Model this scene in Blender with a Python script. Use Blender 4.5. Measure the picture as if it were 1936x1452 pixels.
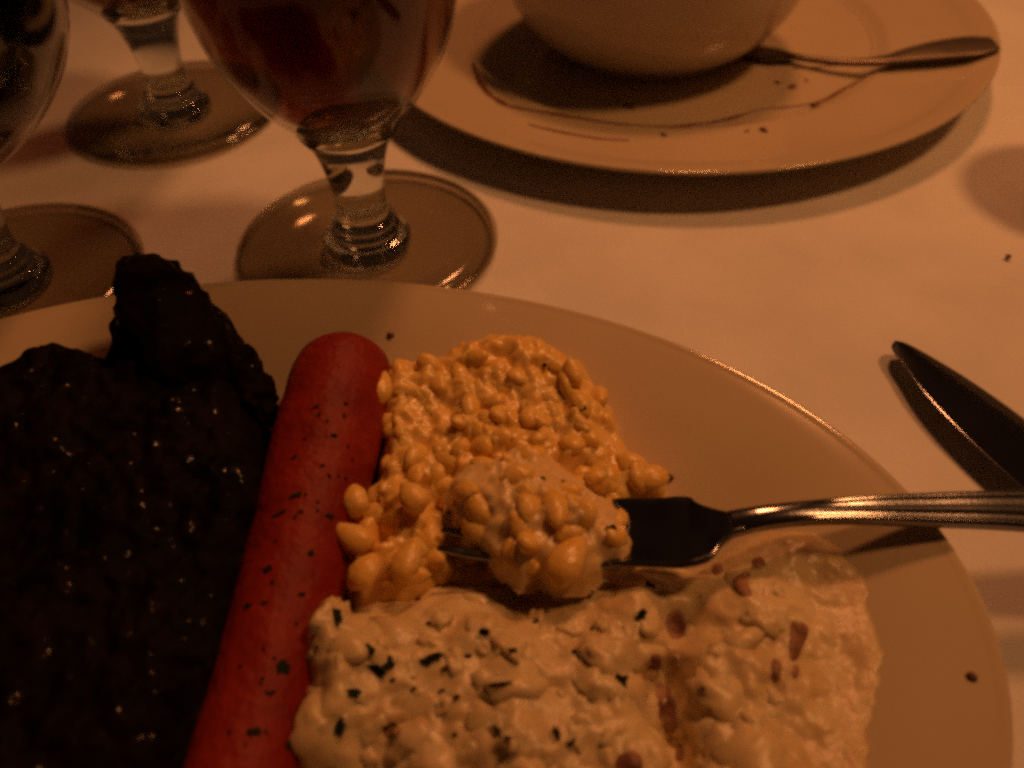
import bpy, bmesh, math, random
import numpy as np
from mathutils import Vector, Matrix, noise
from mathutils.bvhtree import BVHTree

scene = bpy.context.scene
for _o in list(bpy.data.objects):
    bpy.data.objects.remove(_o)
COL = scene.collection
random.seed(7)
R = math.radians

# ------------------------------------------------------------------ camera
IW, IH, FPX = 1936.0, 1452.0, 1650.0
CAM_H, PITCH, ROLL = 0.19, R(45), R(-2.5)
_c, _s = math.cos(ROLL), math.sin(ROLL)
RB, UB = Vector((1, 0, 0)), Vector((0, math.sin(PITCH), math.cos(PITCH)))
FW = Vector((0, math.cos(PITCH), -math.sin(PITCH)))
CR, CU = RB * _c + UB * _s, UB * _c - RB * _s
EYE = Vector((0, 0, CAM_H))
cam = bpy.data.cameras.new("camera")
cam_o = bpy.data.objects.new("camera", cam)
COL.objects.link(cam_o)
M3 = Matrix((CR, CU, -FW)).transposed()
cam_o.matrix_world = Matrix.Translation(EYE) @ M3.to_4x4()
cam.sensor_width = 36
cam.lens = FPX / IW * 36
cam.clip_start, cam.clip_end = 0.005, 50
cam.dof.use_dof = True
cam.dof.focus_distance = 0.235
cam.dof.aperture_fstop = 9.5
scene.camera = cam_o

# ------------------------------------------------------------------ light
world = bpy.data.worlds.new("World")
scene.world = world
world.use_nodes = True
bg = world.node_tree.nodes["Background"]
bg.inputs[0].default_value = (1.0, 0.40, 0.18, 1)
bg.inputs[1].default_value = 0.017


def lamp(name, pos, aim, power, radius, col, cone):
    """a shaded restaurant pendant: a soft-edged pool of warm light"""
    l = bpy.data.lights.new(name, 'SPOT')
    l.energy, l.shadow_soft_size, l.color = power, radius, col
    l.spot_size, l.spot_blend = R(cone), 1.0
    o = bpy.data.objects.new(name, l)
    o.location = pos
    o.rotation_euler = (Vector(aim) - Vector(pos)).to_track_quat('-Z', 'Y').to_euler()
    COL.objects.link(o)


lamp("pendant_lamp", (0.78, 0.34, 1.28), (0.10, 0.33, 0), 28, 0.11, (1.0, 0.385, 0.122), 38)
lamp("pendant_lamp", (0.34, 1.06, 1.28), (0.10, 0.33, 0), 32, 0.11, (1.0, 0.340, 0.113), 38)

scene.view_settings.view_transform = 'Standard'
scene.view_settings.look = 'None'
scene.view_settings.exposure = 0
scene.view_settings.gamma = 1
scene.cycles.filter_width = 3.4
scene.cycles.use_denoising = False
scene.cycles.use_adaptive_sampling = True
scene.cycles.adaptive_threshold = 0.015
scene.cycles.adaptive_min_samples = 24
scene.cycles.transparent_max_bounces = 24
scene.cycles.sample_clamp_indirect = 1.5
scene.cycles.blur_glossy = 0.6


# ------------------------------------------------------------------ helpers
def ray(x, y):
    u, v = (x - IW / 2) / FPX, -(y - IH / 2) / FPX
    return (CR * u + CU * v + FW).normalized()


def px(x, y, z):
    d = ray(x, y)
    return EYE + d * ((z - CAM_H) / d.z)


def tag(o, label, cat, group=None, kind=None):
    o["label"], o["category"] = label, cat
    if group:
        o["group"] = group
    if kind:
        o["kind"] = kind
    return o


def link(name, me, mat=None, parent=None):
    o = bpy.data.objects.new(name, me)
    COL.objects.link(o)
    if mat is not None and me is not None and not me.materials:
        me.materials.append(mat)
    if parent is not None:
        o.parent = parent
        o.matrix_parent_inverse = Matrix.Translation(parent.location).inverted()
    return o


def empty(name, loc):
    o = bpy.data.objects.new(name, None)
    o.empty_display_size = 0.01
    o.location = loc
    COL.objects.link(o)
    return o


def mesh(name, verts, faces, smooth=True):
    me = bpy.data.meshes.new(name)
    me.from_pydata([tuple(v) for v in verts], [], faces)
    bm = bmesh.new()
    bm.from_mesh(me)
    bmesh.ops.recalc_face_normals(bm, faces=bm.faces)
    bm.to_mesh(me)
    bm.free()
    if smooth:
        me.polygons.foreach_set("use_smooth", [True] * len(me.polygons))
    me.update()
    return me


def lathe(name, prof, cx=0, cy=0, seg=96, sx=1, sy=1, rot=0):
    """prof: list of (r, z); r == 0 closes on the axis."""
    vs, rings = [], []
    for r, z in prof:
        if r <= 1e-7:
            rings.append([len(vs)])
            vs.append((cx, cy, z))
        else:
            ring = []
            for i in range(seg):
                a = 2 * math.pi * i / seg
                x, y = r * sx * math.cos(a), r * sy * math.sin(a)
                ring.append(len(vs))
                vs.append((cx + x * math.cos(rot) - y * math.sin(rot), cy + x * math.sin(rot) + y * math.cos(rot), z))
            rings.append(ring)
    fs = []
    for a, b in zip(rings[:-1], rings[1:]):
        if len(a) == 1 and len(b) == 1:
            continue
        for i in range(seg):
            j = (i + 1) % seg
            if len(a) == 1:
                fs.append((a[0], b[i], b[j]))
            elif len(b) == 1:
                fs.append((a[i], a[j], b[0]))
            else:
                fs.append((a[i], a[j], b[j], b[i]))
    return mesh(name, vs, fs)


def smooth_prof(pts, n=6):
    """Catmull-Rom through the profile points."""
    out = []
    P = [pts[0]] + list(pts) + [pts[-1]]
    for i in range(1, len(P) - 2):
        p0, p1, p2, p3 = P[i - 1], P[i], P[i + 1], P[i + 2]
        for k in range(n):
            t = k / n
            out.append(tuple(0.5 * ((2 * b) + (c - a) * t + (2 * a - 5 * b + 4 * c - d) * t * t + (3 * b - a - 3 * c + d) * t ** 3)
                             for a, b, c, d in zip(p0, p1, p2, p3)))
    out.append(tuple(pts[-1]))
    return out


def material(name, col, rough=0.5, col2=None, scale=200, spec=0.5, bump=0, bump_scale=300, coat=0, metal=0, sss=0, detail=4,
             lo=0.35, hi=0.65, sss_col=None, bump_dist=0.001):
    m = bpy.data.materials.new(name)
    m.use_nodes = True
    nt = m.node_tree
    b = nt.nodes["Principled BSDF"]
    b.inputs["Base Color"].default_value = (*col, 1)
    b.inputs["Roughness"].default_value = rough
    b.inputs["Specular IOR Level"].default_value = spec
    b.inputs["Metallic"].default_value = metal
    if coat:
        b.inputs["Coat Weight"].default_value = coat
        b.inputs["Coat Roughness"].default_value = 0.20
    if sss:
        b.inputs["Subsurface Weight"].default_value = sss
        b.inputs["Subsurface Radius"].default_value = sss_col or (1, 0.6, 0.25)
        b.inputs["Subsurface Scale"].default_value = 0.003
    tc = nt.nodes.new("ShaderNodeTexCoord")
    if col2:
        n = nt.nodes.new("ShaderNodeTexNoise")
        n.inputs["Scale"].default_value = scale
        n.inputs["Detail"].default_value = detail
        nt.links.new(tc.outputs["Object"], n.inputs["Vector"])
        r = nt.nodes.new("ShaderNodeValToRGB")
        r.color_ramp.elements[0].position, r.color_ramp.elements[1].position = lo, hi
        r.color_ramp.elements[0].color = (*col, 1)
        r.color_ramp.elements[1].color = (*col2, 1)
        nt.links.new(n.outputs["Fac"], r.inputs["Fac"])
        nt.links.new(r.outputs["Color"], b.inputs["Base Color"])
    if bump:
        n2 = nt.nodes.new("ShaderNodeTexNoise")
        n2.inputs["Scale"].default_value = bump_scale
        n2.inputs["Detail"].default_value = 5
        nt.links.new(tc.outputs["Object"], n2.inputs["Vector"])
        bp = nt.nodes.new("ShaderNodeBump")
        bp.inputs["Strength"].default_value = bump
        bp.inputs["Distance"].default_value = bump_dist
        nt.links.new(n2.outputs["Fac"], bp.inputs["Height"])
        nt.links.new(bp.outputs["Normal"], b.inputs["Normal"])
        if coat:
            nt.links.new(bp.outputs["Normal"], b.inputs["Coat Normal"])
    return m


def glass_mat(name, tint=(1, 1, 1), ior=1.5):
    m = bpy.data.materials.new(name)
    m.use_nodes = True
    nt = m.node_tree
    nt.nodes.remove(nt.nodes["Principled BSDF"])
    g = nt.nodes.new("ShaderNodeBsdfGlass")
    g.inputs["Color"].default_value = (*tint, 1)
    g.inputs["Roughness"].default_value = 0.0
    g.inputs["IOR"].default_value = ior
    nt.links.new(g.outputs[0], nt.nodes["Material Output"].inputs["Surface"])
    return m


def thin_glass_mat(name="thin_clear_glass", tint=(0.76, 0.72, 0.65)):
    """a thin sheet of glass: clear through, mirror-like at grazing angles"""
    m = bpy.data.materials.new(name)
    m.use_nodes = True
    nt = m.node_tree
    nt.nodes.remove(nt.nodes["Principled BSDF"])
    t = nt.nodes.new("ShaderNodeBsdfTransparent")
    t.inputs["Color"].default_value = (*tint, 1)
    g = nt.nodes.new("ShaderNodeBsdfGlossy")
    g.inputs["Roughness"].default_value = 0.11
    f = nt.nodes.new("ShaderNodeFresnel")
    ge = nt.nodes.new("ShaderNodeNewGeometry")     # the far side of the sheet meets air with the same index step
    mx = nt.nodes.new("ShaderNodeMapRange")
    mx.inputs["To Min"].default_value = 1.5
    mx.inputs["To Max"].default_value = 1 / 1.5
    nt.links.new(ge.outputs["Backfacing"], mx.inputs["Value"])
    nt.links.new(mx.outputs["Result"], f.inputs["IOR"])
    x = nt.nodes.new("ShaderNodeMixShader")
    nt.links.new(f.outputs[0], x.inputs[0])
    nt.links.new(t.outputs[0], x.inputs[1])
    nt.links.new(g.outputs[0], x.inputs[2])
    nt.links.new(x.outputs[0], nt.nodes["Material Output"].inputs["Surface"])
    return m


def liquid_mat(name, col, density):
    """a clear drink: light goes straight through and is tinted by the depth of drink it crosses"""
    m = bpy.data.materials.new(name)
    m.use_nodes = True
    nt = m.node_tree
    nt.nodes.remove(nt.nodes["Principled BSDF"])
    t = nt.nodes.new("ShaderNodeBsdfTransparent")
    nt.links.new(t.outputs[0], nt.nodes["Material Output"].inputs["Surface"])
    v = nt.nodes.new("ShaderNodeVolumeAbsorption")
    v.inputs["Color"].default_value = (*col, 1)
    v.inputs["Density"].default_value = density
    nt.links.new(v.outputs[0], nt.nodes["Material Output"].inputs["Volume"])
    return m


def steak_mat():
    """near-black crust, with scattered spots of wet fat that catch the lamps"""
    m = material("charred_steak_crust", (0.0020, 0.0014, 0.0011), 0.65, (0.0100, 0.0045, 0.0025), 55, spec=0.06, bump=0.8, bump_scale=420, bump_dist=0.001)
    nt = m.node_tree
    b = nt.nodes["Principled BSDF"]
    tc = nt.nodes.new("ShaderNodeTexCoord")
    n = nt.nodes.new("ShaderNodeTexNoise")
    n.inputs["Scale"].default_value = 330
    n.inputs["Detail"].default_value = 2
    nt.links.new(tc.outputs["Object"], n.inputs["Vector"])
    r = nt.nodes.new("ShaderNodeValToRGB")
    r.color_ramp.elements[0].position, r.color_ramp.elements[1].position = 0.615, 0.68
    r.color_ramp.elements[1].color = (0.6, 0.6, 0.6, 1)
    nt.links.new(n.outputs["Fac"], r.inputs["Fac"])
    nt.links.new(r.outputs["Color"], b.inputs["Coat Weight"])
    b.inputs["Coat Roughness"].default_value = 0.20
    n2 = nt.nodes.new("ShaderNodeTexNoise")
    n2.inputs["Scale"].default_value = 360
    n2.inputs["Detail"].default_value = 1
    nt.links.new(tc.outputs["Object"], n2.inputs["Vector"])
    bp = nt.nodes.new("ShaderNodeBump")
    bp.inputs["Strength"].default_value = 0.7
    bp.inputs["Distance"].default_value = 0.0012
    nt.links.new(n2.outputs["Fac"], bp.inputs["Height"])
    nt.links.new(bp.outputs["Normal"], b.inputs["Coat Normal"])
    return m


MAT = {}
MAT["cloth"] = material("white_tablecloth_cotton", (0.78, 0.76, 0.73), 0.9, (0.70, 0.68, 0.65), 25, spec=0.1, bump=0.25, bump_scale=1400)
MAT["china"] = material("white_glazed_china", (0.57, 0.47, 0.33), 0.085, (0.54, 0.44, 0.30), 18, spec=0.5)
MAT["cup"] = material("white_glazed_stoneware", (0.62, 0.55, 0.45), 0.16, (0.58, 0.51, 0.41), 30)
MAT["glass"] = glass_mat("clear_glass", (0.93, 0.95, 0.94), 1.5)
MAT["thin"] = thin_glass_mat()
MAT["rim"] = thin_glass_mat("thick_glass_edge", (0.78, 0.74, 0.67))
MAT["wall"] = thin_glass_mat("thin_glass_bowl", (0.95, 0.94, 0.93))
MAT["tea"] = liquid_mat("red_brown_drink", (0.74, 0.56, 0.45), 185)
MAT["cola"] = liquid_mat("dark_drink", (0.40, 0.30, 0.25), 260)
MAT["water"] = liquid_mat("amber_drink", (0.66, 0.46, 0.34), 110)
MAT["steel"] = material("polished_steel", (0.20, 0.20, 0.22), 0.14, metal=1, col2=(0.27, 0.27, 0.29), scale=60, bump=0.02, bump_scale=900)
MAT["dull_steel"] = material("dull_brushed_steel", (0.13, 0.105, 0.08), 0.38, metal=1, col2=(0.17, 0.14, 0.105), scale=80)
MAT["steak"] = steak_mat()
MAT["sausage"] = material("glossy_red_skin", (0.17, 0.009, 0.005), 0.50, (0.30, 0.024, 0.009), 55, spec=0.22, bump=0.7, bump_scale=380)
MAT["cream"] = material("corn_cream", (0.80, 0.48, 0.12), 0.25, (0.84, 0.58, 0.20), 160, sss=0.35, bump=0.35, bump_scale=420)
MAT["kernel"] = material("corn_kernel", (0.82, 0.49, 0.10), 0.26, (0.84, 0.58, 0.20), 140, sss=0.35, spec=0.45, bump=0.4, bump_scale=420)
MAT["potato"] = material("mashed_potato", (0.76, 0.62, 0.36), 0.33, (0.62, 0.45, 0.23), 70, sss=0.4, bump=0.35, bump_scale=360, spec=0.5)
MAT["bite"] = material("creamy_corn_and_potato", (0.78, 0.60, 0.33), 0.28, (0.72, 0.50, 0.21), 150, sss=0.3, bump=0.35, bump_scale=380)
MAT["skin"] = material("red_potato_skin", (0.19, 0.075, 0.045), 0.5, (0.40, 0.22, 0.12), 240, bump=0.3, bump_scale=500)
MAT["herb"] = material("dried_green_herb", (0.007, 0.015, 0.006), 0.8, (0.018, 0.030, 0.009), 500, spec=0.1)
MAT["herb_brown"] = material("dried_brown_herb", (0.05, 0.022, 0.010), 0.8, (0.07, 0.035, 0.015), 500, spec=0.1)
MAT["sauce"] = material("brown_sauce", (0.13, 0.045, 0.02), 0.35, (0.20, 0.075, 0.03), 200)
MAT["crumb"] = material("brown_crumb", (0.07, 0.03, 0.015), 0.7, (0.12, 0.05, 0.02), 400)


def fbm(x, y, s, o=4, seed=0.0):
    return noise.fractal(Vector((x * s, y * s, seed)), 1.0, 2.0, o)


# ------------------------------------------------------------------ tablecloth
def build_cloth():
    nx, ny = 150, 130
    x0, x1, y0, y1 = -0.75, 0.75, -0.35, 0.95
    vs, fs = [], []
    for j in range(ny + 1):
        for i in range(nx + 1):
            x, y = x0 + (x1 - x0) * i / nx, y0 + (y1 - y0) * j / ny
            e = max(abs(x) - 0.70, -0.30 - y, y - 0.90, 0)
            z = 0.0010 * fbm(x, y, 9, 3) - (0.0 if e <= 0 else 0.22 * min(1, e / 0.045) ** 0.5)
            vs.append((x, y, z - 0.0012))
    for j in range(ny):
        for i in range(nx):
            a = j * (nx + 1) + i
            fs.append((a, a + 1, a + nx + 2, a + nx + 1))
    o = link("tablecloth", mesh("tablecloth", vs, fs), MAT["cloth"])
    tag(o, "white cotton tablecloth covering the whole table", "tablecloth", kind="structure")


build_cloth()

# ------------------------------------------------------------------ oval platter
PC = Vector((-0.0621, 0.1075, 0))
PA, PB, PROT = 0.1610, 0.1090, R(-7.4)
PL_PROF = [(0.0, 0.0065), (0.40, 0.0066), (0.56, 0.0074), (0.66, 0.0100), (0.76, 0.0150), (0.84, 0.0187), (0.90, 0.0208), (0.95, 0.0221), (0.985, 0.0228)]


def platez(x, y):
    dx, dy = x - PC.x, y - PC.y
    a, b = dx * math.cos(PROT) + dy * math.sin(PROT), -dx * math.sin(PROT) + dy * math.cos(PROT)
    r = math.hypot(a / PA, b / PB)
    for (r0, z0), (r1, z1) in zip(PL_PROF[:-1], PL_PROF[1:]):
        if r <= r1:
            return z0 + (z1 - z0) * (r - r0) / (r1 - r0)
    return PL_PROF[-1][1]


def build_platter():
    # real profile in normalised radius
    top = [(r, z) for r, z in PL_PROF]
    lip = [(0.993, 0.0233), (0.999, 0.0231), (1.0, 0.0224), (0.996, 0.0216)]
    under = [(0.94, 0.0176), (0.86, 0.0142), (0.76, 0.0100), (0.66, 0.0058), (0.60, 0.0030), (0.58, 0.0), (0.55, 0.0), (0.54, 0.0022), (0.0, 0.0024)]
    prof = smooth_prof(top, 5) + lip + under
    vs, fs, n = [], [], 160
    me = lathe("oval_platter", prof, PC.x, PC.y, n, PA, PB, PROT)
    o = link("oval_platter", me, MAT["china"])
    tag(o, "large oval white china platter carrying the steak dinner", "plate")


build_platter()

# ------------------------------------------------------------------ back plate, bowl
BP = Vector((0.0850, 0.4267, 0))
BR = 0.1481
BP_PROF = [(0.0, 0.0062), (0.086, 0.0063), (0.096, 0.0064), (0.0995, 0.0076), (0.103, 0.0092), (0.108, 0.0097), (0.122, 0.0108), (0.134, 0.0124), (0.1395, 0.0142), (0.1452, 0.0156)]
BP_FULL = smooth_prof(BP_PROF, 5) + [(0.1470, 0.0162), (BR, 0.0158), (0.1477, 0.0148), (0.138, 0.0112), (0.120, 0.0076), (0.102, 0.0040),
                                     (0.094, 0.0), (0.090, 0.0), (0.088, 0.002), (0.0, 0.0022)]
tag(link("dinner_plate", lathe("dinner_plate", BP_FULL, BP.x, BP.y, 128), MAT["china"]),
    "round white dinner plate under the soup bowl, streaked with brown sauce", "plate")


def backz(x, y):
    r = math.hypot(x - BP.x, y - BP.y)
    for (r0, z0), (r1, z1) in zip(BP_PROF[:-1], BP_PROF[1:]):
        if r <= r1:
            return z0 + (z1 - z0) * (r - r0) / (r1 - r0)
    return BP_PROF[-1][1]


CUP = Vector((0.0735, 0.4170, 0))
ZB = 0.0064
cp = smooth_prof([(0.0, ZB + .006), (0.036, ZB + .006), (0.040, ZB + .0005), (0.044, ZB), (0.047, ZB + .003), (0.056, ZB + .010),
                  (0.064, ZB + .020), (0.0690, ZB + .032), (0.0705, ZB + .046), (0.0708, ZB + .051)], 5)
cp += [(0.0710, ZB + .0520), (0.0702, ZB + .0530), (0.0690, ZB + .0526)]
cp += smooth_prof([(0.0682, ZB + .048), (0.0665, ZB + .034), (0.060, ZB + .020), (0.050, ZB + .011), (0.0, ZB + .009)], 5)
tag(link("soup_bowl", lathe("soup_bowl", cp, CUP.x, CUP.y, 96), MAT["cup"]),
    "rounded white soup bowl standing on the round dinner plate", "bowl")

# a guessed cup, added out of view and shaped to cast the edge shadow
RM = Vector((0.2335, 0.283, 0))
rm = smooth_prof([(0.0, .0015), (0.020, .0015), (0.0235, .0003), (0.0265, .0003), (0.0285, .003), (0.0310, .014), (0.0335, .030), (0.0350, .043)], 4)
rm += [(0.0352, .0448), (0.0345, .0456), (0.0335, .0450)] + smooth_prof([(0.0325, .042), (0.0305, .028), (0.0280, .012), (0.024, .0055), (0.0, .005)], 4)
tag(link("unseen_cup", lathe("unseen_cup", rm, RM.x, RM.y, 72), MAT["cup"]), "small flared white cup added out of view beside the round dinner plate, guessed from its shadow", "cup")


# ------------------------------------------------------------------ goblets
def goblet(x, y, label, drink, drink_label, fill, wide=1.0, foot=0.048, tall=0.135):
    e = empty("goblet", (x, y, 0))
    tag(e, label, "glass", "stemmed glasses on the tablecloth")
    w = wide
    f = foot / 0.040
    ft = [(0.0155, 0.0004), (0.0385 * f, 0.0003), (0.0385 * f, 0.0031), (0.033 * f, 0.0037), (0.022 * f, 0.0044), (0.0155, 0.0054)]
    ftp = link("foot", lathe("goblet_foot", ft, x, y, 72), MAT["thin"], e)
    rr = [(0.0384 * f, 0.0004), (0.0394 * f, 0.0005), (0.0400 * f, 0.0011), (0.0400 * f, 0.0020), (0.0394 * f, 0.0029), (0.0384 * f, 0.0031), (0.0384 * f, 0.0004)]
    link("foot_rim", lathe("goblet_foot_rim", rr, x, y, 96), MAT["rim"], ftp)
    outer = [(0.0, 0.0004), (0.010, 0.0004), (0.0150, 0.0005), (0.0158, 0.0012), (0.0158, 0.0050), (0.0135, 0.0060), (0.0120, 0.0068), (0.0122, 0.0078), (0.0126, 0.0086),
             (0.0118, 0.0096), (0.0112, 0.0104), (0.0115, 0.0114), (0.0110, 0.0124), (0.0098, 0.0134), (0.0091, 0.0160), (0.0090, 0.0210),
             (0.0097, 0.0280), (0.0112, 0.0355), (0.0134, 0.0420), (0.0168, 0.0475), (0.0218 * w, 0.0525), (0.0290 * w, 0.0595),
             (0.0356 * w, 0.0680), (0.0406 * w, 0.0770), (0.0440 * w, 0.0880), (0.0456 * w, 0.1010), (0.0452 * w, 0.1150), (0.0425 * w, tall)]
    inner = [(0.0420 * w, tall + 0.0004), (0.0412 * w, tall - 0.0002), (0.0438 * w, 0.1150), (0.0442 * w, 0.1010), (0.0426 * w, 0.0880), (0.0391 * w, 0.0776),
             (0.0340 * w, 0.0690), (0.0273 * w, 0.0610), (0.0198 * w, 0.0548), (0.0120, 0.0512), (0.006, 0.0498), (0.0, 0.0495)]
    o_ = smooth_prof(outer, 3)
    b_ = [(r * 1.018, z) for r, z in smooth_prof(inner, 4)]
    cutz = 0.0478
    stem = [p for p in o_ if p[1] <= cutz or p[0] < 0.017]
    top_r, top_z = stem[-1]
    link("stem", lathe("goblet_stem", stem + [(top_r * .6, top_z + .0004), (0.0, top_z + .0005)], x, y, 72), MAT["glass"], e)
    wall = [(top_r * .98, top_z + .0003)] + [p for p in o_ if p[1] > top_z + .0004] + b_
    link("bowl", lathe("goblet_bowl", wall, x, y, 72), MAT["wall"], e)
    # the drink fills the bowl to its wall
    wet = [(r * .999, z + .00005) for i, (r, z) in enumerate(b_) if z <= fill and i >= 4]
    pr = wet[::-1] + [(0.0, wet[0][1])]
    d = link("drink", lathe("drink", pr, x, y, 72), drink, e)
    d["label"] = drink_label
    return e


goblet(-0.0508, 0.2665, "clear stemmed goblet of red-brown drink behind the oval platter", MAT["tea"], "red-brown drink glowing orange at its base", 0.130, wide=0.90)
goblet(-0.1480, 0.3755, "clear stemmed goblet behind the goblet of red-brown drink", MAT["water"], "amber drink", 0.096)
goblet(-0.1790, 0.2520, "wide stemmed glass of near-black drink beside the platter", MAT["cola"], "near-black drink", 0.130, wide=1.22)


# ------------------------------------------------------------------ food as height fields
def poly_sd(P, X, Y):
    """signed distance, positive inside."""
    n = len(P)
    d = np.full(X.shape, 1e9)
    ins = np.zeros(X.shape, bool)
    for i in range(n):
        ax, ay = P[i]
        bx, by = P[(i + 1) % n]
        ex, ey = bx - ax, by - ay
        t = np.clip(((X - ax) * ex + (Y - ay) * ey) / (ex * ex + ey * ey + 1e-15), 0, 1)
        d = np.minimum(d, np.hypot(X - ax - t * ex, Y - ay - t * ey))
        c = ((ay > Y) != (by > Y)) & (X < (bx - ax) * (Y - ay) / (by - ay + 1e-15) + ax)
        ins ^= c
    return np.where(ins, d, -d)


def densify(P, n=3):
    out = []
    m = len(P)
    for i in range(m):
        p0, p1, p2, p3 = P[i - 1], P[i], P[(i + 1) % m], P[(i + 2) % m]
        for k in range(n):
            t = k / n
            out.append(tuple(0.5 * ((2 * b) + (c - a) * t + (2 * a - 5 * b + 4 * c - d) * t * t + (3 * b - a - 3 * c + d) * t ** 3)
                             for a, b, c, d in zip(p0, p1, p2, p3)))
    return out


def mound(name, poly_px, zpix, step, thick, edge, basez, bumps=(), lumps=(), wob=0.0, fine=0.0, fs1=60, fs2=260, seed=1.0, spikes=0.0, power=2.0, billow=0.0, bscale=90):
    """A heap with the outline of poly_px seen at height zpix. bumps: (x, y, z_ref, radius_m, height_m) in pixels."""
    P = [tuple(px(a, b, zpix)[:2]) for a, b in densify(poly_px)]
    arr = np.array(P)
    x0, y0 = arr.min(0) - 0.004
    x1, y1 = arr.max(0) + 0.004
    nx, ny = int((x1 - x0) / step) + 2, int((y1 - y0) / step) + 2
    X, Y = np.meshgrid(x0 + step * np.arange(nx), y0 + step * np.arange(ny))
    WX = np.array([[fbm(x, y, 120, 3, seed + 9) for x, y in zip(a, b)] for a, b in zip(X, Y)])
    SD = poly_sd(P, X, Y) + WX * wob
    t = np.clip(SD / edge, 0, 1)
    prof = (1 - (1 - t) ** power) ** (1.0 / power) if power else np.sin(t * math.pi / 2) ** 0.85
    prof = np.where(SD <= 0, 0, prof)
    Hh = prof * thick
    for bx, by, zr, rr, hh in bumps:
        c = px(bx, by, zr)
        Hh = Hh + hh * np.exp(-((X - c.x) ** 2 + (Y - c.y) ** 2) / (rr * rr)) * np.clip(prof, 0, 1)
    vid = -np.ones(X.shape, int)
    vs = []
    keep = SD > -2.2 * step
    for j in range(ny):
        for i in range(nx):
            if keep[j, i]:
                x, y = X[j, i], Y[j, i]
                z = basez(x, y)
                if SD[j, i] > 0:
                    p = prof[j, i]
                    n1 = fbm(x, y, fs1, 4, seed)
                    n2 = fbm(x, y, fs2, 4, seed + 3)
                    z += Hh[j, i] + (wob * 1.2 * n1 + fine * n2) * p
                    if billow:      # soft clumps with creases between them
                        q = Vector((x * bscale + 0.5 * n1, y * bscale + 0.4 * n2, seed))
                        dd, _p = noise.voronoi(q)
                        z += billow * (0.45 - min(dd[0], 0.9)) * p
                        dd, _p = noise.voronoi(q * 2.3)
                        z += 0.35 * billow * (0.45 - min(dd[0], 0.9)) * p
                    if spikes:
                        n3 = fbm(x, y, 520, 2, seed + 5)
                        z += spikes * max(0, n3 - 0.15) * p
                else:
                    z -= 0.0012 + 0.5 * abs(SD[j, i])
                vid[j, i] = len(vs)
                vs.append((x, y, z))
    fs = []
    for j in range(ny - 1):
        for i in range(nx - 1):
            q = (vid[j, i], vid[j, i + 1], vid[j + 1, i + 1], vid[j + 1, i])
            if min(q) >= 0:
                fs.append(q)
    return mesh(name, vs, fs)


def bvh_of(me, M=None):
    return BVHTree.FromPolygons([v.co.copy() for v in me.vertices], [tuple(p.vertices) for p in me.polygons])


def hit(bvh, x, y):
    loc, nor, _, _ = bvh.ray_cast(EYE, ray(x, y))
    if loc is None:
        return None, None
    if nor.dot(ray(x, y)) > 0:
        nor = -nor
    return loc, nor


def frame(n, spin):
    n = n.normalized()
    t = n.orthogonal().normalized()
    b = n.cross(t)
    a = t * math.cos(spin) + b * math.sin(spin)
    return Matrix((a, n.cross(a), n)).transposed().to_4x4()


def blob(name, rx, ry, rz, seed, amp=0.15, sub=2, sc=1.6):
    bm = bmesh.new()
    bmesh.ops.create_icosphere(bm, subdivisions=sub, radius=1)
    for v in bm.verts:
        k = 1 + amp * noise.fractal(v.co * sc + Vector((seed * 3.1, seed, -seed)), 1, 2, 3)
        v.co = Vector((v.co.x * rx * k, v.co.y * ry * k, v.co.z * rz * k))
    me = bpy.data.meshes.new(name)
    bm.to_mesh(me)
    bm.free()
    me.polygons.foreach_set("use_smooth", [True] * len(me.polygons))
    return me


def tube_mesh(name, pts, radii, seg=28, wob=0.0, seed=0.0):
    # resample
    n = len(pts)
    C = smooth_prof([(*p, r) for p, r in zip(pts, radii)], 8)
    vs, fs, prev = [], [], None
    N = len(C)
    for i, c in enumerate(C):
        p = Vector(c[:3])
        q0, q1 = Vector(C[max(0, i - 1)][:3]), Vector(C[min(N - 1, i + 1)][:3])
        t = (q1 - q0).normalized()
        s = t.cross(Vector((0, 0, 1))).normalized()
        u = s.cross(t).normalized()
        for k in range(seg):
            a = 2 * math.pi * k / seg
            d = s * math.cos(a) + u * math.sin(a)
            r = c[3]
            v = p + d * r
            r += wob * noise.fractal(v * 70 + Vector((seed, 0, 0)), 1, 2, 3)
            vs.append(p + d * max(r, 1e-5))
    for i in range(N - 1):
        for k in range(seg):
            a, b = i * seg + k, i * seg + (k + 1) % seg
            fs.append((a, b, b + seg, a + seg))
    fs.append(tuple(range(seg)))
    fs.append(tuple(range((N - 1) * seg, N * seg)))
    return mesh(name, vs, fs)


# ---- steak
steak = empty("steak", (px(150, 1050, 0.01).x, px(150, 1050, 0.01).y, 0.007))
tag(steak, "thick charred black steak on the oval platter beside the red sausage shape", "steak")
ST = [(-420, 760), (-200, 745), (0, 694), (60, 664), (150, 645), (215, 655), (300, 640), (400, 650), (455, 690), (492, 760), (510, 860),
      (514, 930), (490, 1020), (462, 1120), (432, 1220), (398, 1310), (360, 1400), (330, 1500), (230, 1640), (-100, 1700), (-420, 1500), (-560, 1100)]
st_me = mound("steak_slab", ST, 0.030, 0.0009, 0.0245, 0.013, platez, wob=0.0022, fine=0.0015, fs1=60, fs2=230, seed=4.2, spikes=0.0007,
              bumps=[(120, 800, .03, .025, .003), (300, 1150, .03, .03, -.002), (420, 800, .03, .02, .002), (60, 1250, .03, .03, .002)])
link("slab", st_me, MAT["steak"], steak)


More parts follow.
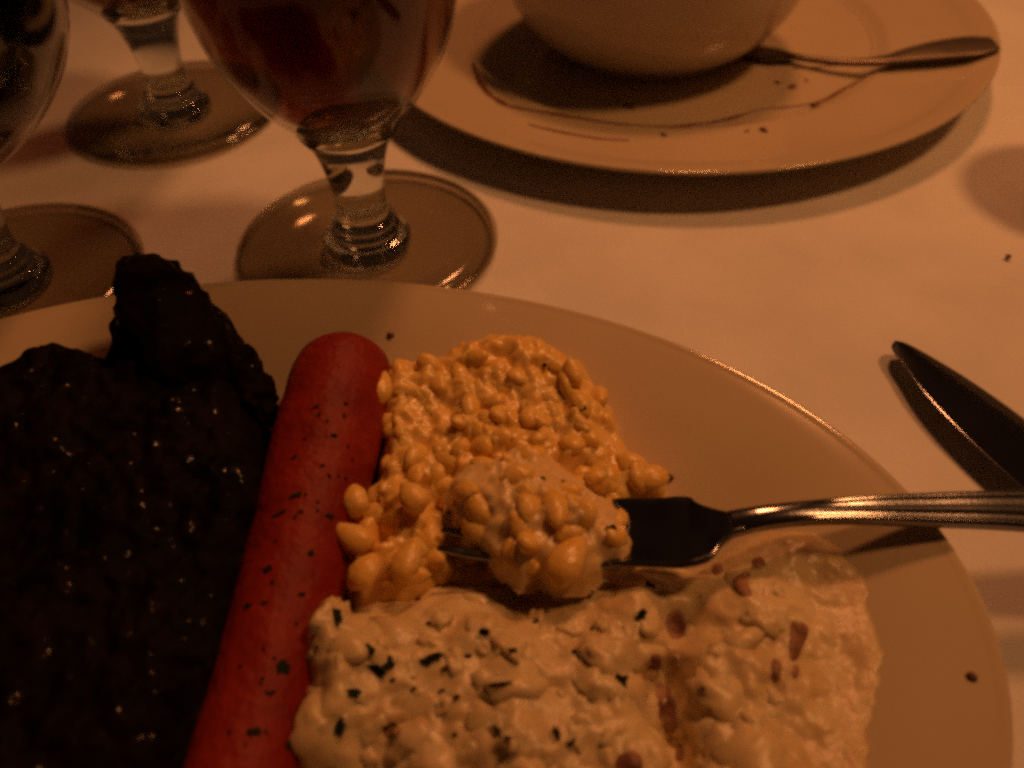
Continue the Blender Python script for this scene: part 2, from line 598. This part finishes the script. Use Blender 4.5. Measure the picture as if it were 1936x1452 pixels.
def lumps_mesh(name, items, amp, seed):
    vs, fs = [], []
    for q, (a, b, z, rx, ry, rz) in enumerate(items):
        me = blob("t", rx, ry, rz, seed + q, amp, 4, 2.2)
        c = px(a, b, z)
        off = len(vs)
        for v in me.vertices:
            nn = v.co.normalized()
            f = noise.fractal(v.co * 420, 1, 2, 3)
            vs.append(c + v.co + nn * 0.0007 * f)
        fs += [tuple(i + off for i in p.vertices) for p in me.polygons]
        bpy.data.meshes.remove(me)
    return mesh(name, vs, fs)


TP = [(338, 720, .022, .0178), (335, 690, .026, .0178), (318, 625, .034, .0158), (300, 565, .040, .0126), (288, 522, .0455, .0100), (288, 492, .0485, .0066), (290, 478, .0500, .0010)]
TIP_MESH = tube_mesh("steak_tip", [tuple(px(a, b, z)) for a, b, z, r in TP], [r for a, b, z, r in TP], 64, 0.0034, 5.0)
for v in TIP_MESH.vertices:
    v.co += Vector((noise.noise(v.co * 260), noise.noise(v.co * 260 + Vector((9, 0, 0))), noise.noise(v.co * 260 + Vector((0, 9, 0))))) * 0.0011
link("tip", TIP_MESH, MAT["steak"], steak)
link("scrap", lumps_mesh("steak_scrap", [(478, 745, .023, .0060, .0075, .006), (508, 783, .022, .0030, .0032, .003), (450, 700, .026, .0065, .007, .007)], 0.2, 11),
     MAT["steak"], steak)


# ---- red sausage shape
SA = [(656, 668, .0245), (652, 690, .0240), (643, 730, .0232), (627, 800, .0222), (602, 900, .0204), (578, 1000, .0190), (553, 1100, .0182), (528, 1200, .0178), (503, 1300, .0176),
      (478, 1400, .0176), (443, 1540, .0176), (404, 1700, .0180)]
sa_pts = [tuple(px(*p)) for p in SA]
sa_r = [0.0092, 0.0126, 0.0138, 0.0139, 0.0133, 0.0127, 0.0121, 0.0118, 0.0116, 0.0116, 0.0112, 0.0060]
# rounded end
d0 = (Vector(sa_pts[0]) - Vector(sa_pts[1])).normalized()
sa_pts = [tuple(Vector(sa_pts[0]) + d0 * 0.0030), tuple(Vector(sa_pts[0]) + d0 * 0.0022)] + sa_pts
sa_r = [0.0003, 0.0042] + sa_r
sausage = empty("red_sausage", (px(560, 1000, 0.0).x, px(560, 1000, 0.0).y, 0.0075))
tag(sausage, "long straight red sausage shape flecked with herbs, lying between steak and corn", "sausage")
sa_me = tube_mesh("sausage_body", sa_pts, sa_r, 40, 0.0004, 2.0)
link("body", sa_me, MAT["sausage"], sausage)

# ---- mashed potato
PO = [(525, 1180), (590, 1115), (650, 1095), (720, 1085), (830, 1045), (960, 1055), (1090, 1040), (1200, 1030), (1330, 1045), (1400, 1015), (1470, 1000),
      (1560, 1030), (1625, 1110), (1655, 1200), (1660, 1300), (1645, 1400), (1610, 1520), (1480, 1640), (1100, 1680), (750, 1640), (570, 1560), (520, 1440), (525, 1340), (515, 1260)]
po_me = mound("mashed_potato", PO, 0.017, 0.0008, 0.0150, 0.026, platez, wob=0.0020, fine=0.0006, fs1=70, fs2=250, seed=7.7, power=0, billow=0.0023, bscale=110,
              bumps=[(585, 1190, .022, .009, .0080), (575, 1270, .022, .010, .0095), (570, 1350, .022, .010, .0090), (575, 1430, .022, .010, .0085), (1285, 1180, .02, .0055, -.0065), (1255, 1270, .02, .0055, -.0075), (1262, 1350, .02, .0058, -.0085), (1285, 1430, .02, .006, -.0085),
                     (900, 1250, .02, .025, .0030), (1420, 1300, .02, .016, .0030), (1400, 1120, .02, .012, .0020), (740, 1380, .02, .010, -.002),
                     (1100, 1380, .02, .014, .002), (660, 1250, .02, .010, .0025), (1190, 1120, .02, .010, .0025), (960, 1110, .02, .009, -.003), (1610, 1250, .02, .024, -.008), (1590, 1100, .02, .016, -.0065), (1580, 1420, .02, .022, -.007)])
potato = empty("mashed_potato", (px(1000, 1300, 0.0).x, px(1000, 1300, 0.0).y, 0.0068))
tag(potato, "lumpy heap of cream mashed potato with red skins and green herb flakes", "mashed potato")
link("mash", po_me, MAT["potato"], potato)
LM = []
for q in range(8):
    me = blob("potato_lump", 0.0050, 0.0036, 0.0026, q + 31, 0.45, 3, 1.6)
    me.materials.append(MAT["potato"])
    LM.append(me)
rl = random.Random(77)
bv0 = bvh_of(po_me)
PO_V, PO_F = [v.co.copy() for v in po_me.vertices], [tuple(p.vertices) for p in po_me.polygons]
got = []
for _ in range(6000):
    x, y = rl.uniform(560, 1480), rl.uniform(1060, 1470)
    if any((x - a) ** 2 + (y - b) ** 2 < 52 ** 2 for a, b in got):
        continue
    loc, n = hit(bv0, x, y)
    if loc is None or loc.z < platez(loc.x, loc.y) + .004:
        continue
    got.append((x, y))
    me = rl.choice(LM)
    s_ = rl.choice((.5, .7, 1.0, 1.6)) * rl.uniform(.8, 1.2)
    mw = Matrix.Translation(loc - n * (.0019 + .0007 * rl.random()) * s_) @ frame((n + Vector((rl.gauss(0, .4), rl.gauss(0, .4), .3))).normalized(), rl.uniform(0, 6.28)) @ Matrix.Scale(s_, 4)
    k_ = link("potato_lump", me)
    k_.parent = potato
    k_.matrix_basis = Matrix.Translation(-potato.location) @ mw
    off = len(PO_V)
    PO_V += [mw @ v.co for v in me.vertices]
    PO_F += [tuple(i + off for i in p.vertices) for p in me.polygons]

# ---- creamed corn
CO = [(690, 740), (730, 700), (820, 685), (900, 668), (985, 664), (1060, 690), (1125, 735), (1165, 790), (1200, 850), (1250, 890), (1262, 925), (1220, 960),
      (1150, 990), (1080, 1060), (960, 1085), (850, 1080), (790, 1105), (700, 1122), (650, 1105), (640, 1020), (650, 940), (682, 910), (696, 850), (688, 795)]
co_me = mound("corn_cream", CO, 0.019, 0.0008, 0.0160, 0.012, platez, wob=0.0018, fine=0.0010, fs1=90, fs2=300, seed=2.3, billow=0.0040, bscale=170,
              bumps=[(725, 1005, .02, .0035, -.006), (835, 945, .02, .004, -.006), (960, 800, .024, .018, .004), (880, 1010, .02, .008, -.006),
                     (960, 1060, .02, .010, -.006), (780, 760, .02, .010, .003)])
corn = empty("creamed_corn", (px(950, 900, 0.0).x, px(950, 900, 0.0).y, 0.0068))
tag(corn, "mound of yellow creamed corn beside the red sausage shape", "creamed corn")
link("cream", co_me, MAT["cream"], corn)

# ---- fork: spine in pixels with heights
FK = [(838, 980, .0242), (900, 990, .0238), (980, 998, .0240), (1070, 1002, .0252), (1160, 1003, .0258), (1250, 1005, .0275), (1320, 1003, .0288), (1380, 992, .0300), (1440, 980, .0308),
      (1520, 971, .0308), (1620, 966, .0298), (1740, 965, .0282), (1850, 965, .0270), (1960, 967, .0258), (2120, 972, .0245), (2300, 980, .0215), (2420, 985, .0195)]
FS = [Vector(px(*p)) for p in FK]
fork = empty("fork", (FS[9].x, FS[9].y, 0.024))
tag(fork, "steel dinner fork pushed into the corn, its grooved handle on the platter rim", "fork")


def strip(name, C, W, T, top, roll=0.0, sub=6, cap=True):
    """Sweep a flat bar along C. W half-widths, T thicknesses, top(t, u) extra height across u in -1..1."""
    D = smooth_prof([(*c, w, t, r) for c, w, t, r in zip(C, W, T, roll if isinstance(roll, list) else [roll] * len(C))], sub)
    US = [-1, -.94, -.82, -.70, -.58, -.46, -.3, -.1, .1, .3, .46, .58, .70, .82, .94, 1]
    m = len(US)
    vs, fs = [], []
    N = len(D)
    for i, d in enumerate(D):
        p = Vector(d[:3])
        t = (Vector(D[min(N - 1, i + 1)][:3]) - Vector(D[max(0, i - 1)][:3])).normalized()
        s = Vector((0, 0, 1)).cross(t).normalized()
        n = t.cross(s).normalized()
        s, n = s * math.cos(d[5]) + n * math.sin(d[5]), n * math.cos(d[5]) - s * math.sin(d[5])
        for u in US:
            e = 0.5 * d[4] * (1 if abs(u) < 0.97 else 0.3)
            vs.append(p + s * u * d[3] + n * (e + top(i / (N - 1), u)))
        for u in reversed(US):
            e = 0.5 * d[4] * (1 if abs(u) < 0.97 else 0.3)
            vs.append(p + s * u * d[3] - n * (e - min(0, top(i / (N - 1), u)) * 1.0 - max(0, top(i / (N - 1), u)) * 0.0))
    k = 2 * m
    for i in range(N - 1):
        for a in range(k):
            b = (a + 1) % k
            fs.append((i * k + a, i * k + b, (i + 1) * k + b, (i + 1) * k + a))
    fs.append(tuple(range(k)))
    fs.append(tuple(range((N - 1) * k, N * k)))
    return mesh(name, vs, fs)


def ridge(u, c, w, h):
    return h * math.exp(-((u - c) / w) ** 2)


def handle_top(t, u):
    k = min(1, max(0, (t - 0.18) / 0.2))
    return k * (ridge(abs(u), 0.80, 0.10, 0.0007) + ridge(abs(u), 0.50, 0.09, 0.0004)) + 0.0006 * (1 - u * u)


HI = FS[7:]
HW = [0.0030, 0.0026, 0.0026, 0.0031, 0.0040, 0.0046, 0.0054, 0.0068, 0.0082, 0.0070]
HT = [0.0022, 0.0026, 0.0026, 0.0024, 0.0022, 0.0022, 0.0022, 0.0022, 0.0022, 0.0018]
link("handle", strip("fork_handle", HI, HW, HT, handle_top, roll=R(8)), MAT["steel"], fork)
# head: root plate of the tines to the neck
HD = [FS[4], FS[4].lerp(FS[5], .5), FS[5], FS[5].lerp(FS[6], .6), FS[6], FS[6].lerp(FS[7], .5), FS[7], FS[7].lerp(FS[8], .35)]
link("head", strip("fork_head", HD, [.0098, .0099, .0100, .0101, .0090, .0056, .0032, .0028], [.0016, .0016, .0016, .0017, .0018, .002, .0022, .0023],
                   lambda t, u: -0.0024 * (1 - u * u) * max(0, 1 - t * 1.15), roll=R(-4)), MAT["steel"], fork)
hs = Vector((0, 0, 1)).cross((FS[5] - FS[3]).normalized()).normalized()
hs = (hs * math.cos(R(-4)) + Vector((0, 0, 1)) * math.sin(R(-4))).normalized()
for q in (-1.5, -.5, .5, 1.5):
    off = hs * q * 0.0053
    tl = 0.0006 * (1 if abs(q) > 1 else 0)
    C = [p + off for p in (FS[0], FS[0].lerp(FS[1], .5), FS[1], FS[2], FS[3], FS[4], FS[4].lerp(FS[5], .15))]
    link("tine", strip("fork_tine", C, [.0005, .0010, .0013, .0015, .0017, .0019, .0020], [.0006, .0011, .0014, .0015, .0016, .0016, .0014],
                       lambda t, u: 0.0001 * (1 - u * u) - 0.0010, roll=R(-4), sub=4), MAT["steel"], fork)

# ---- bite on the fork
BI = [(850, 900), (870, 868), (930, 845), (985, 828), (1040, 850), (1085, 885), (1130, 925), (1172, 950), (1190, 985), (1196, 1025), (1185, 1055), (1140, 1060), (1110, 1085),
      (1060, 1085), (1020, 1072), (985, 1088), (950, 1062), (930, 1025), (880, 985), (855, 945)]


def bite_base(x, y):
    return 0.0240


bi_me = mound("bite_mass", BI, 0.029, 0.0007, 0.0070, 0.012, bite_base, wob=0.0016, fine=0.0010, fs1=110, fs2=320, seed=12.3, billow=0.0036, bscale=170,
              bumps=[(990, 970, .034, .011, .0025), (930, 900, .032, .008, .001), (1090, 1000, .032, .008, .0015)])
bite = empty("corn_bite", (px(1020, 970, .026).x, px(1020, 970, .026).y, 0.0255))
tag(bite, "pale creamy lump of corn and potato loaded on the fork tines", "food")
link("cream", bi_me, MAT["bite"], bite)

# ---- kernels
KM = []
for q in range(6):
    me = blob("corn_kernel", 0.0050 + 0.0005 * (q % 3), 0.0035 + 0.0004 * (q % 2), 0.0025, q + 1, 0.22, 2, 1.3)
    for v in me.vertices:      # kernels narrow to one end
        s = 1 - 0.22 * (v.co.x / 0.005)
        v.co.y *= s
        v.co.z *= s
    me.materials.append(MAT["kernel"])
    KM.append(me)


def in_poly(P, x, y):
    c = False
    for i in range(len(P)):
        (ax, ay), (bx, by) = P[i], P[i - 1]
        if (ay > y) != (by > y) and x < (bx - ax) * (y - ay) / (by - ay) + ax:
            c = not c
    return c


def scatter_kernels(parent, me, poly, mind, sink, scale, tries, avoid=None, rnd=None):
    bv = bvh_of(me)
    got = []
    xs, ys = [p[0] for p in poly], [p[1] for p in poly]
    for _ in range(tries):
        x, y = rnd.uniform(min(xs), max(xs)), rnd.uniform(min(ys), max(ys))
        if not in_poly(poly, x, y) or (avoid and in_poly(avoid, x, y)):
            continue
        if any((x - a) ** 2 + (y - b) ** 2 < mind * mind for a, b in got):
            continue
        loc, n = hit(bv, x, y)
        if loc is None:
            continue
        got.append((x, y))
        nn = (n + Vector((rnd.gauss(0, .35), rnd.gauss(0, .35), .4))).normalized()
        k = link("kernel", rnd.choice(KM), None, None)
        s = scale * rnd.uniform(.8, 1.15)
        mw = Matrix.Translation(loc - n * sink * rnd.uniform(.2, 1.3)) @ frame(nn, rnd.uniform(0, 6.28)) @ Matrix.Rotation(rnd.gauss(0, .3), 4, 'Y') @ Matrix.Scale(s, 4)
        k.parent = parent
        k.matrix_basis = Matrix.Translation(-parent.location) @ mw
    return got


rk = random.Random(21)
scatter_kernels(corn, co_me, CO, 26, 0.0031, 0.84, 5000, avoid=BI, rnd=rk)
scatter_kernels(bite, bi_me, BI, 33, 0.0034, 0.80, 1500, rnd=rk)
# the single bright kernel on the near edge of the bite, and the knobs along the sausage
bvb, bvc = bvh_of(bi_me), bvh_of(co_me)
for (x, y, z, s, spin) in [(1072, 1062, .0295, 1.15, 0.15), (718, 735, .0275, .95, .5), (672, 945, .0262, .9, .9), (668, 1015, .025, .95, 1.8), (690, 1080, .0245, 1.0, .2),
                           (770, 1060, .025, .95, .4), (780, 940, .027, .95, 1.3), (1225, 905, .0225, .95, 2.6), (1195, 880, .0235, .9, 1.6), (1240, 915, .0215, .75, .6)]:
    p = (bite if x == 1072 else corn)
    k = link("kernel", KM[int(x) % 6])
    k.parent = p
    k.matrix_basis = Matrix.Translation(-p.location) @ Matrix.Translation(px(x, y, z)) @ frame(Vector((0, -.2, 1)), spin) @ Matrix.Scale(s, 4)


# ---- herb flakes, skins
def flake_mesh(seed, col):
    r = random.Random(seed)
    n = 12
    vs, fs = [], []
    for lev in (0, 1):
        for i in range(n):
            a = 2 * math.pi * i / n
            q = 0.5 * r.uniform(.38, 1.0) if lev == 0 else None
            if lev == 0:
                x, y = q * math.cos(a), q * math.sin(a)
                vs.append((x, y, 0.10 * math.sin(3 * a + seed) * q))
            else:
                x, y, z = vs[i]
                vs.append((x, y, z + 0.10))
    fs.append(tuple(range(n - 1, -1, -1)))
    fs.append(tuple(range(n, 2 * n)))
    for i in range(n):
        j = (i + 1) % n
        fs.append((i, j, j + n, i + n))
    me = mesh("herb_flake", vs, fs, False)
    me.materials.append(MAT[col])
    return me


FM = [flake_mesh(q, "herb") for q in range(7)]
FB = [flake_mesh(q + 20, "herb_brown") for q in range(4)]
rf = random.Random(5)


def put_flake(parent, bv, x, y, wpx, lpx, ang, brown=False):
    loc, n = hit(bv, x, y)
    if loc is None:
        return
    d = (loc - EYE).length
    m = d / FPX
    me = rf.choice(FB if brown else FM)
    k = link("herb_flake", me)
    k.parent = parent
    # long axis turned to the picture's angle on the surface
    a = CR * math.cos(ang) + CU * math.sin(ang)
    a = (a - n * a.dot(n)).normalized()
    B = Matrix((a, n.cross(a), n)).transposed().to_4x4()
    S = Matrix.Diagonal((lpx * m * 1.1, wpx * m * 1.3, 0.0026, 1))
    k.matrix_basis = Matrix.Translation(-parent.location) @ Matrix.Translation(loc + n * 0.00005) @ B @ S


bvp, bvs = BVHTree.FromPolygons(PO_V, PO_F), bvh_of(sa_me)
PF = [(674, 1132, 16, 18, 1), (636, 1160, 24, 54, 1.1), (700, 1229, 20, 26, 1.4), (712, 1270, 24, 44, -.2), (736, 1255, 22, 28, 1.2), (810, 1247, 20, 58, .3), (668, 1311, 14, 36, .15),
      (884, 1241, 10, 16, 0), (917, 1196, 22, 24, .5), (969, 1231, 10, 22, .2), (744, 1285, 9, 12, 0), (942, 1293, 8, 58, .12), (1013, 1175, 10, 14, 0), (1228, 1106, 18, 30, .6),
      (1211, 1164, 20, 30, .8), (1176, 1289, 28, 36, 1.5), (643, 1375, 16, 40, 1.2), (941, 1382, 12, 30, -1.0), (959, 1396, 12, 16, -.6), (1052, 1388, 12, 30, 1.9),
      (1080, 1404, 10, 24, .7), (566, 1258, 30, 52, 1.2), (1330, 1300, 9, 12, 0), (1120, 1190, 8, 10, 0), (860, 1390, 9, 14, 1)]
PFB = [(839, 1266, 9, 12, 0), (783, 1303, 8, 14, .6), (837, 1307, 8, 22, .8), (864, 1318, 12, 14, 0), (732, 1376, 16, 36, .2), (578, 1222, 10, 16, 0), (600, 1225, 8, 14, .2),
       (790, 1135, 9, 12, 0), (810, 1180, 9, 12, 0), (1110, 1130, 9, 14, 0), (575, 1245, 8, 14, 1.4), (1085, 1232, 9, 12, 0)]
for a in PF:
    put_flake(potato, bvp, *a)
for a in PFB:
    put_flake(potato, bvp, *a, brown=True)
SF = [(597, 770, 10, 26, .6), (632, 824, 13, 22, 0), (653, 763, 10, 12, 0), (610, 880, 10, 12, 0), (556, 865, 9, 20, .8), (560, 937, 18, 40, .4), (527, 972, 14, 44, .5),
      (623, 976, 16, 30, 0), (588, 1046, 20, 24, .5), (506, 1076, 24, 28, .3), (655, 1056, 16, 24, -.4), (470, 1145, 18, 26, 0), (500, 1140, 12, 20, .3), (570, 1124, 14, 24, .2),
      (484, 1383, 28, 46, .1), (544, 1410, 16, 24, -.5), (536, 1262, 34, 46, 1.1), (600, 950, 8, 12, 0), (640, 900, 8, 10, 0), (576, 830, 7, 10, 0), (455, 1260, 8, 14, 0), (560, 1180, 8, 12, 0)]
for a in SF:
    put_flake(sausage, bvs, a[0], a[1], a[2] * .65, a[3] * .7, a[4])
for _ in range(26):
    q = rf.uniform(720, 1440)
    put_flake(sausage, bvs, 655 - (q - 690) * 0.235 + rf.uniform(-62, 55), q, rf.uniform(4, 7), rf.uniform(6, 12), rf.uniform(0, 3))
for a in [(1095, 770, 14, 30, -.4), (712, 893, 20, 34, -.9), (1030, 690, 7, 9, 0), (930, 960, 8, 10, 0)]:
    put_flake(corn, bvc, *a)
for a in [(1152, 1002, 15, 44, .6), (1180, 1012, 13, 24, .2), (1027, 905, 10, 14, 0), (1066, 912, 10, 16, -.3), (980, 900, 8, 10, 0)]:
    put_flake(bite, bvb, *a)


def skin_patch(outline, seed):
    """A scrap of potato skin lying in the mash: outline in pixels, draped on the surface."""
    c = np.array(outline, float).mean(0)
    vs, fs = [], []
    pts = densify(outline, 3)
    n = len(pts)
    rings = (0.0, 0.45, 0.8, 1.0)
    for r in rings:
        for (x, y) in pts if r > 0 else [tuple(c)]:
            X, Y = c[0] + (x - c[0]) * r, c[1] + (y - c[1]) * r
            loc, nn = hit(bvp, X, Y)
            lift = 0.0004 * (1 - r ** 3) - 0.0003 * (r > .9)
            vs.append(loc + nn * (lift + 0.0002 * noise.noise(loc * 700)))
    for i in range(n):
        j = (i + 1) % n
        fs.append((0, 1 + i, 1 + j))
        for q in range(2):
            a = 1 + q * n
            fs.append((a + i, a + j, a + n + j, a + n + i))
    o = link("potato_skin", mesh("potato_skin", vs, fs), MAT["skin"], potato)


skin_patch([(1495, 1172), (1512, 1170), (1532, 1186), (1524, 1215), (1508, 1250), (1490, 1246), (1492, 1205)], 1)
skin_patch([(1462, 1242), (1478, 1252), (1476, 1285), (1462, 1292), (1457, 1265)], 2)
skin_patch([(1392, 1085), (1420, 1078), (1416, 1105), (1424, 1128), (1398, 1130), (1382, 1108)], 3)
skin_patch([(1258, 1160), (1286, 1150), (1300, 1180), (1285, 1215), (1262, 1200)], 4)
skin_patch([(1243, 1290), (1268, 1300), (1284, 1350), (1274, 1400), (1256, 1380), (1240, 1330)], 5)
skin_patch([(1168, 1425), (1205, 1418), (1220, 1450), (1190, 1470), (1160, 1455)], 6)
skin_patch([(1418, 1060), (1440, 1052), (1450, 1070), (1430, 1078)], 8)
skin_patch([(1500, 1255), (1512, 1262), (1506, 1285), (1496, 1276)], 9)
skin_patch([(1228, 1240), (1246, 1235), (1252, 1262), (1234, 1270)], 10)
skin_patch([(1280, 1405), (1296, 1412), (1290, 1440), (1276, 1432)], 11)
skin_patch([(1345, 1070), (1362, 1062), (1368, 1082), (1350, 1090)], 12)
skin_patch([(720, 1380), (750, 1366), (762, 1384), (738, 1398)], 7)


# ------------------------------------------------------------------ knife
def build_knife():
    e0, e1 = px(1692, 645, .004), px(1936, 846, .005)
    d = Vector((e1.x - e0.x, e1.y - e0.y, 0)).normalized()
    s = Vector((-d.y, d.x, 0))           # towards the far edge
    base = empty("table_knife", e0 + d * 0.1 - Vector((0, 0, e0.z)))
    tag(base, "steel table knife with rounded tip lying beside the oval platter", "knife")
    st = [(0.0, .0006, .0006), (0.0012, .0026, .0024), (0.004, .0044, .0040), (0.010, .0064, .0058), (0.022, .0096, .0094), (0.040, .0120, .0118), (0.065, .0128, .0124), (0.090, .0118, .0112), (0.104, .0085, .0080), (0.112, .0050, .0050)]
    roll = R(-9)
    vs, fs = [], []
    st = smooth_prof(st, 4)
    US = [-1, -.9, -.35, .0, .5, .9, 1]
    TH = [.12, .25, .8, 1, 1, .8, .5]
    for (x, far, near) in st:
        for sg in (1, -1):
            for u, t in (zip(US, TH) if sg == 1 else reversed(list(zip(US, TH)))):
                w = u * (far if u > 0 else near)
                z = 0.0034 + sg * 0.00085 * t - x * 0.002
                vs.append(e0 - Vector((0, 0, e0.z)) + d * x + s * w * math.cos(roll) + Vector((0, 0, z - w * math.sin(roll) * -1)))
    k = 2 * len(US)
    N = len(st)
    for i in range(N - 1):
        for a in range(k):
            b = (a + 1) % k
            fs.append((i * k + a, i * k + b, (i + 1) * k + b, (i + 1) * k + a))
    fs += [tuple(range(k)), tuple(range((N - 1) * k, N * k))]
    link("blade", mesh("knife_blade", vs, fs), MAT["steel"], base)
    O = e0 - Vector((0, 0, e0.z))
    C = [O + d * x + Vector((0, 0, z)) for x, z in ((.110, .0054), (.118, .0052), (.135, .0050), (.165, .0048), (.195, .0048), (.212, .0046), (.219, .0042))]
    link("handle", strip("knife_handle", C, [.0048, .0052, .0062, .0078, .0090, .0084, .0040], [.0050, .0060, .0066, .0070, .0072, .0062, .003],
                         lambda t, u: 0.0008 * (1 - u * u)), MAT["steel"], base)


build_knife()


# ------------------------------------------------------------------ teaspoon on the back plate
def build_spoon():
    P = [(1880, 84, .0174), (1838, 88, .0167), (1780, 95, .0156), (1725, 104, .0144), (1670, 115, .0130), (1600, 118, .0112), (1540, 113, .0100), (1500, 107, .0094)]
    C = [Vector(px(*p)) for p in P]
    e = empty("teaspoon", Vector((C[4].x, C[4].y, .012)))
    tag(e, "steel teaspoon resting on the round dinner plate beside the soup bowl", "spoon")
    link("handle", strip("spoon_handle", C, [.0060, .0088, .0080, .0058, .0030, .0017, .0015, .0017], [.0016, .0018, .0018, .0018, .002, .002, .002, .0018],
                         lambda t, u: 0.0004 * (1 - u * u)), MAT["dull_steel"], e)
    d = (C[-1] - C[-3]).normalized()
    Q = [C[-1] - d * 0.002, C[-1] + d * .003, C[-1] + d * .009, C[-1] + d * .016, C[-1] + d * .022, C[-1] + d * .0245]
    Q = [q - Vector((0, 0, z)) for q, z in zip(Q, (0, .0002, .0004, .0002, -.0004, -.0008))]
    link("spoon_bowl", strip("spoon_bowl", Q, [.0018, .0042, .0074, .0076, .0046, .0010], [.0012] * 6, lambda t, u: -0.0016 * (1 - u * u) * math.sin(math.pi * t)), MAT["dull_steel"], e)


build_spoon()


# ------------------------------------------------------------------ sauce and crumbs
def trail(label, pts, w):
    C = []
    for x, y in smooth_prof(pts, 6):
        p = px(x, y, .009)
        for _ in range(4):
            p = px(x, y, backz(p.x, p.y))
        C.append(Vector((p.x, p.y, p.z + .0001)))
    vs, fs = [], []
    N = len(C)
    for i, p in enumerate(C):
        t = (C[min(N - 1, i + 1)] - C[max(0, i - 1)]).normalized()
        s = Vector((-t.y, t.x, 0)).normalized()
        k = w * (0.45 + 0.55 * math.sin(math.pi * (i + .5) / N)) * (1 + 0.7 * noise.noise(p * 160))
        for u, z in ((-1, -.0002), (-.6, .0003), (0, .0005), (.6, .0003), (1, -.0002)):
            q = p + s * u * k
            vs.append(Vector((q.x, q.y, backz(q.x, q.y) + z)))
    for i in range(N - 1):
        for a in range(4):
            fs.append((i * 5 + a, i * 5 + a + 1, i * 5 + a + 6, i * 5 + a + 5))
    tag(link("sauce_trail", mesh("sauce_trail", vs, fs), MAT["sauce"]), label, "sauce")


trail("long thin brown sauce streak curving around the soup bowl", [(925, 178), (960, 200), (1050, 216), (1150, 233), (1250, 239), (1350, 232), (1430, 211), (1540, 196), (1600, 166), (1668, 132)], .0016)

trail("short brown sauce streak running from the soup bowl towards the teaspoon", [(1500, 130), (1545, 128), (1600, 122), (1650, 118)], .0012)
trail("faint brown sauce smear on the dinner plate behind the red-brown drink", [(895, 120), (905, 150), (925, 178), (955, 196)], .0018)
trail("short broken sauce smear outside the long curved streak", [(1000, 236), (1060, 250), (1130, 262), (1190, 266)], .0010)


def crumb(x, y, z, s, label, base=None, mat="crumb", elong=1.0):
    p = px(x, y, z)
    if base:
        for _ in range(4):
            p = px(x, y, base(p.x, p.y))
    o = link("crumb", blob("crumb", s * elong, s, s * .6, x * .13, .35, 2, 1.5), MAT[mat])
    o.location = p + Vector((0, 0, s * .25))
    o.rotation_euler.z = rf.uniform(0, 3)
    tag(o, label, "crumb", "stray crumbs")


crumb(738, 635, .02, .0011, "tiny dark crumb on the platter rim behind the corn", platez)
crumb(1265, 904, .02, .0011, "tiny dark crumb beside the pointed end of the corn mound", platez)
crumb(1836, 1281, .02, .0010, "tiny dark crumb alone on the platter rim beside the mashed potato", platez)
crumb(1906, 486, .0, .0011, "tiny brown crumb on the bare tablecloth above the knife")
IN_ = "brown crumb between the soup bowl and the curved sauce streak"
OUT_ = "brown crumb between the curved sauce streak and the dinner plate's rim"
for (x, y, s, el, lab) in [(1190, 203, .0022, 2.2, IN_), (1168, 190, .0012, 2, IN_), (1470, 157, .0016, 1.5, IN_), (1498, 165, .0024, 1.6, IN_), (1524, 152, .0013, 1.5, IN_),
                           (1444, 247, .0022, 1.6, OUT_), (1412, 248, .0012, 1.8, OUT_), (1255, 256, .0016, 1.6, OUT_),
                           (1541, 199, .0026, 1.3, "dark brown blob lying on the curved sauce streak itself")]:
    crumb(x, y, .009, s * .6, lab, backz, "sauce", el)
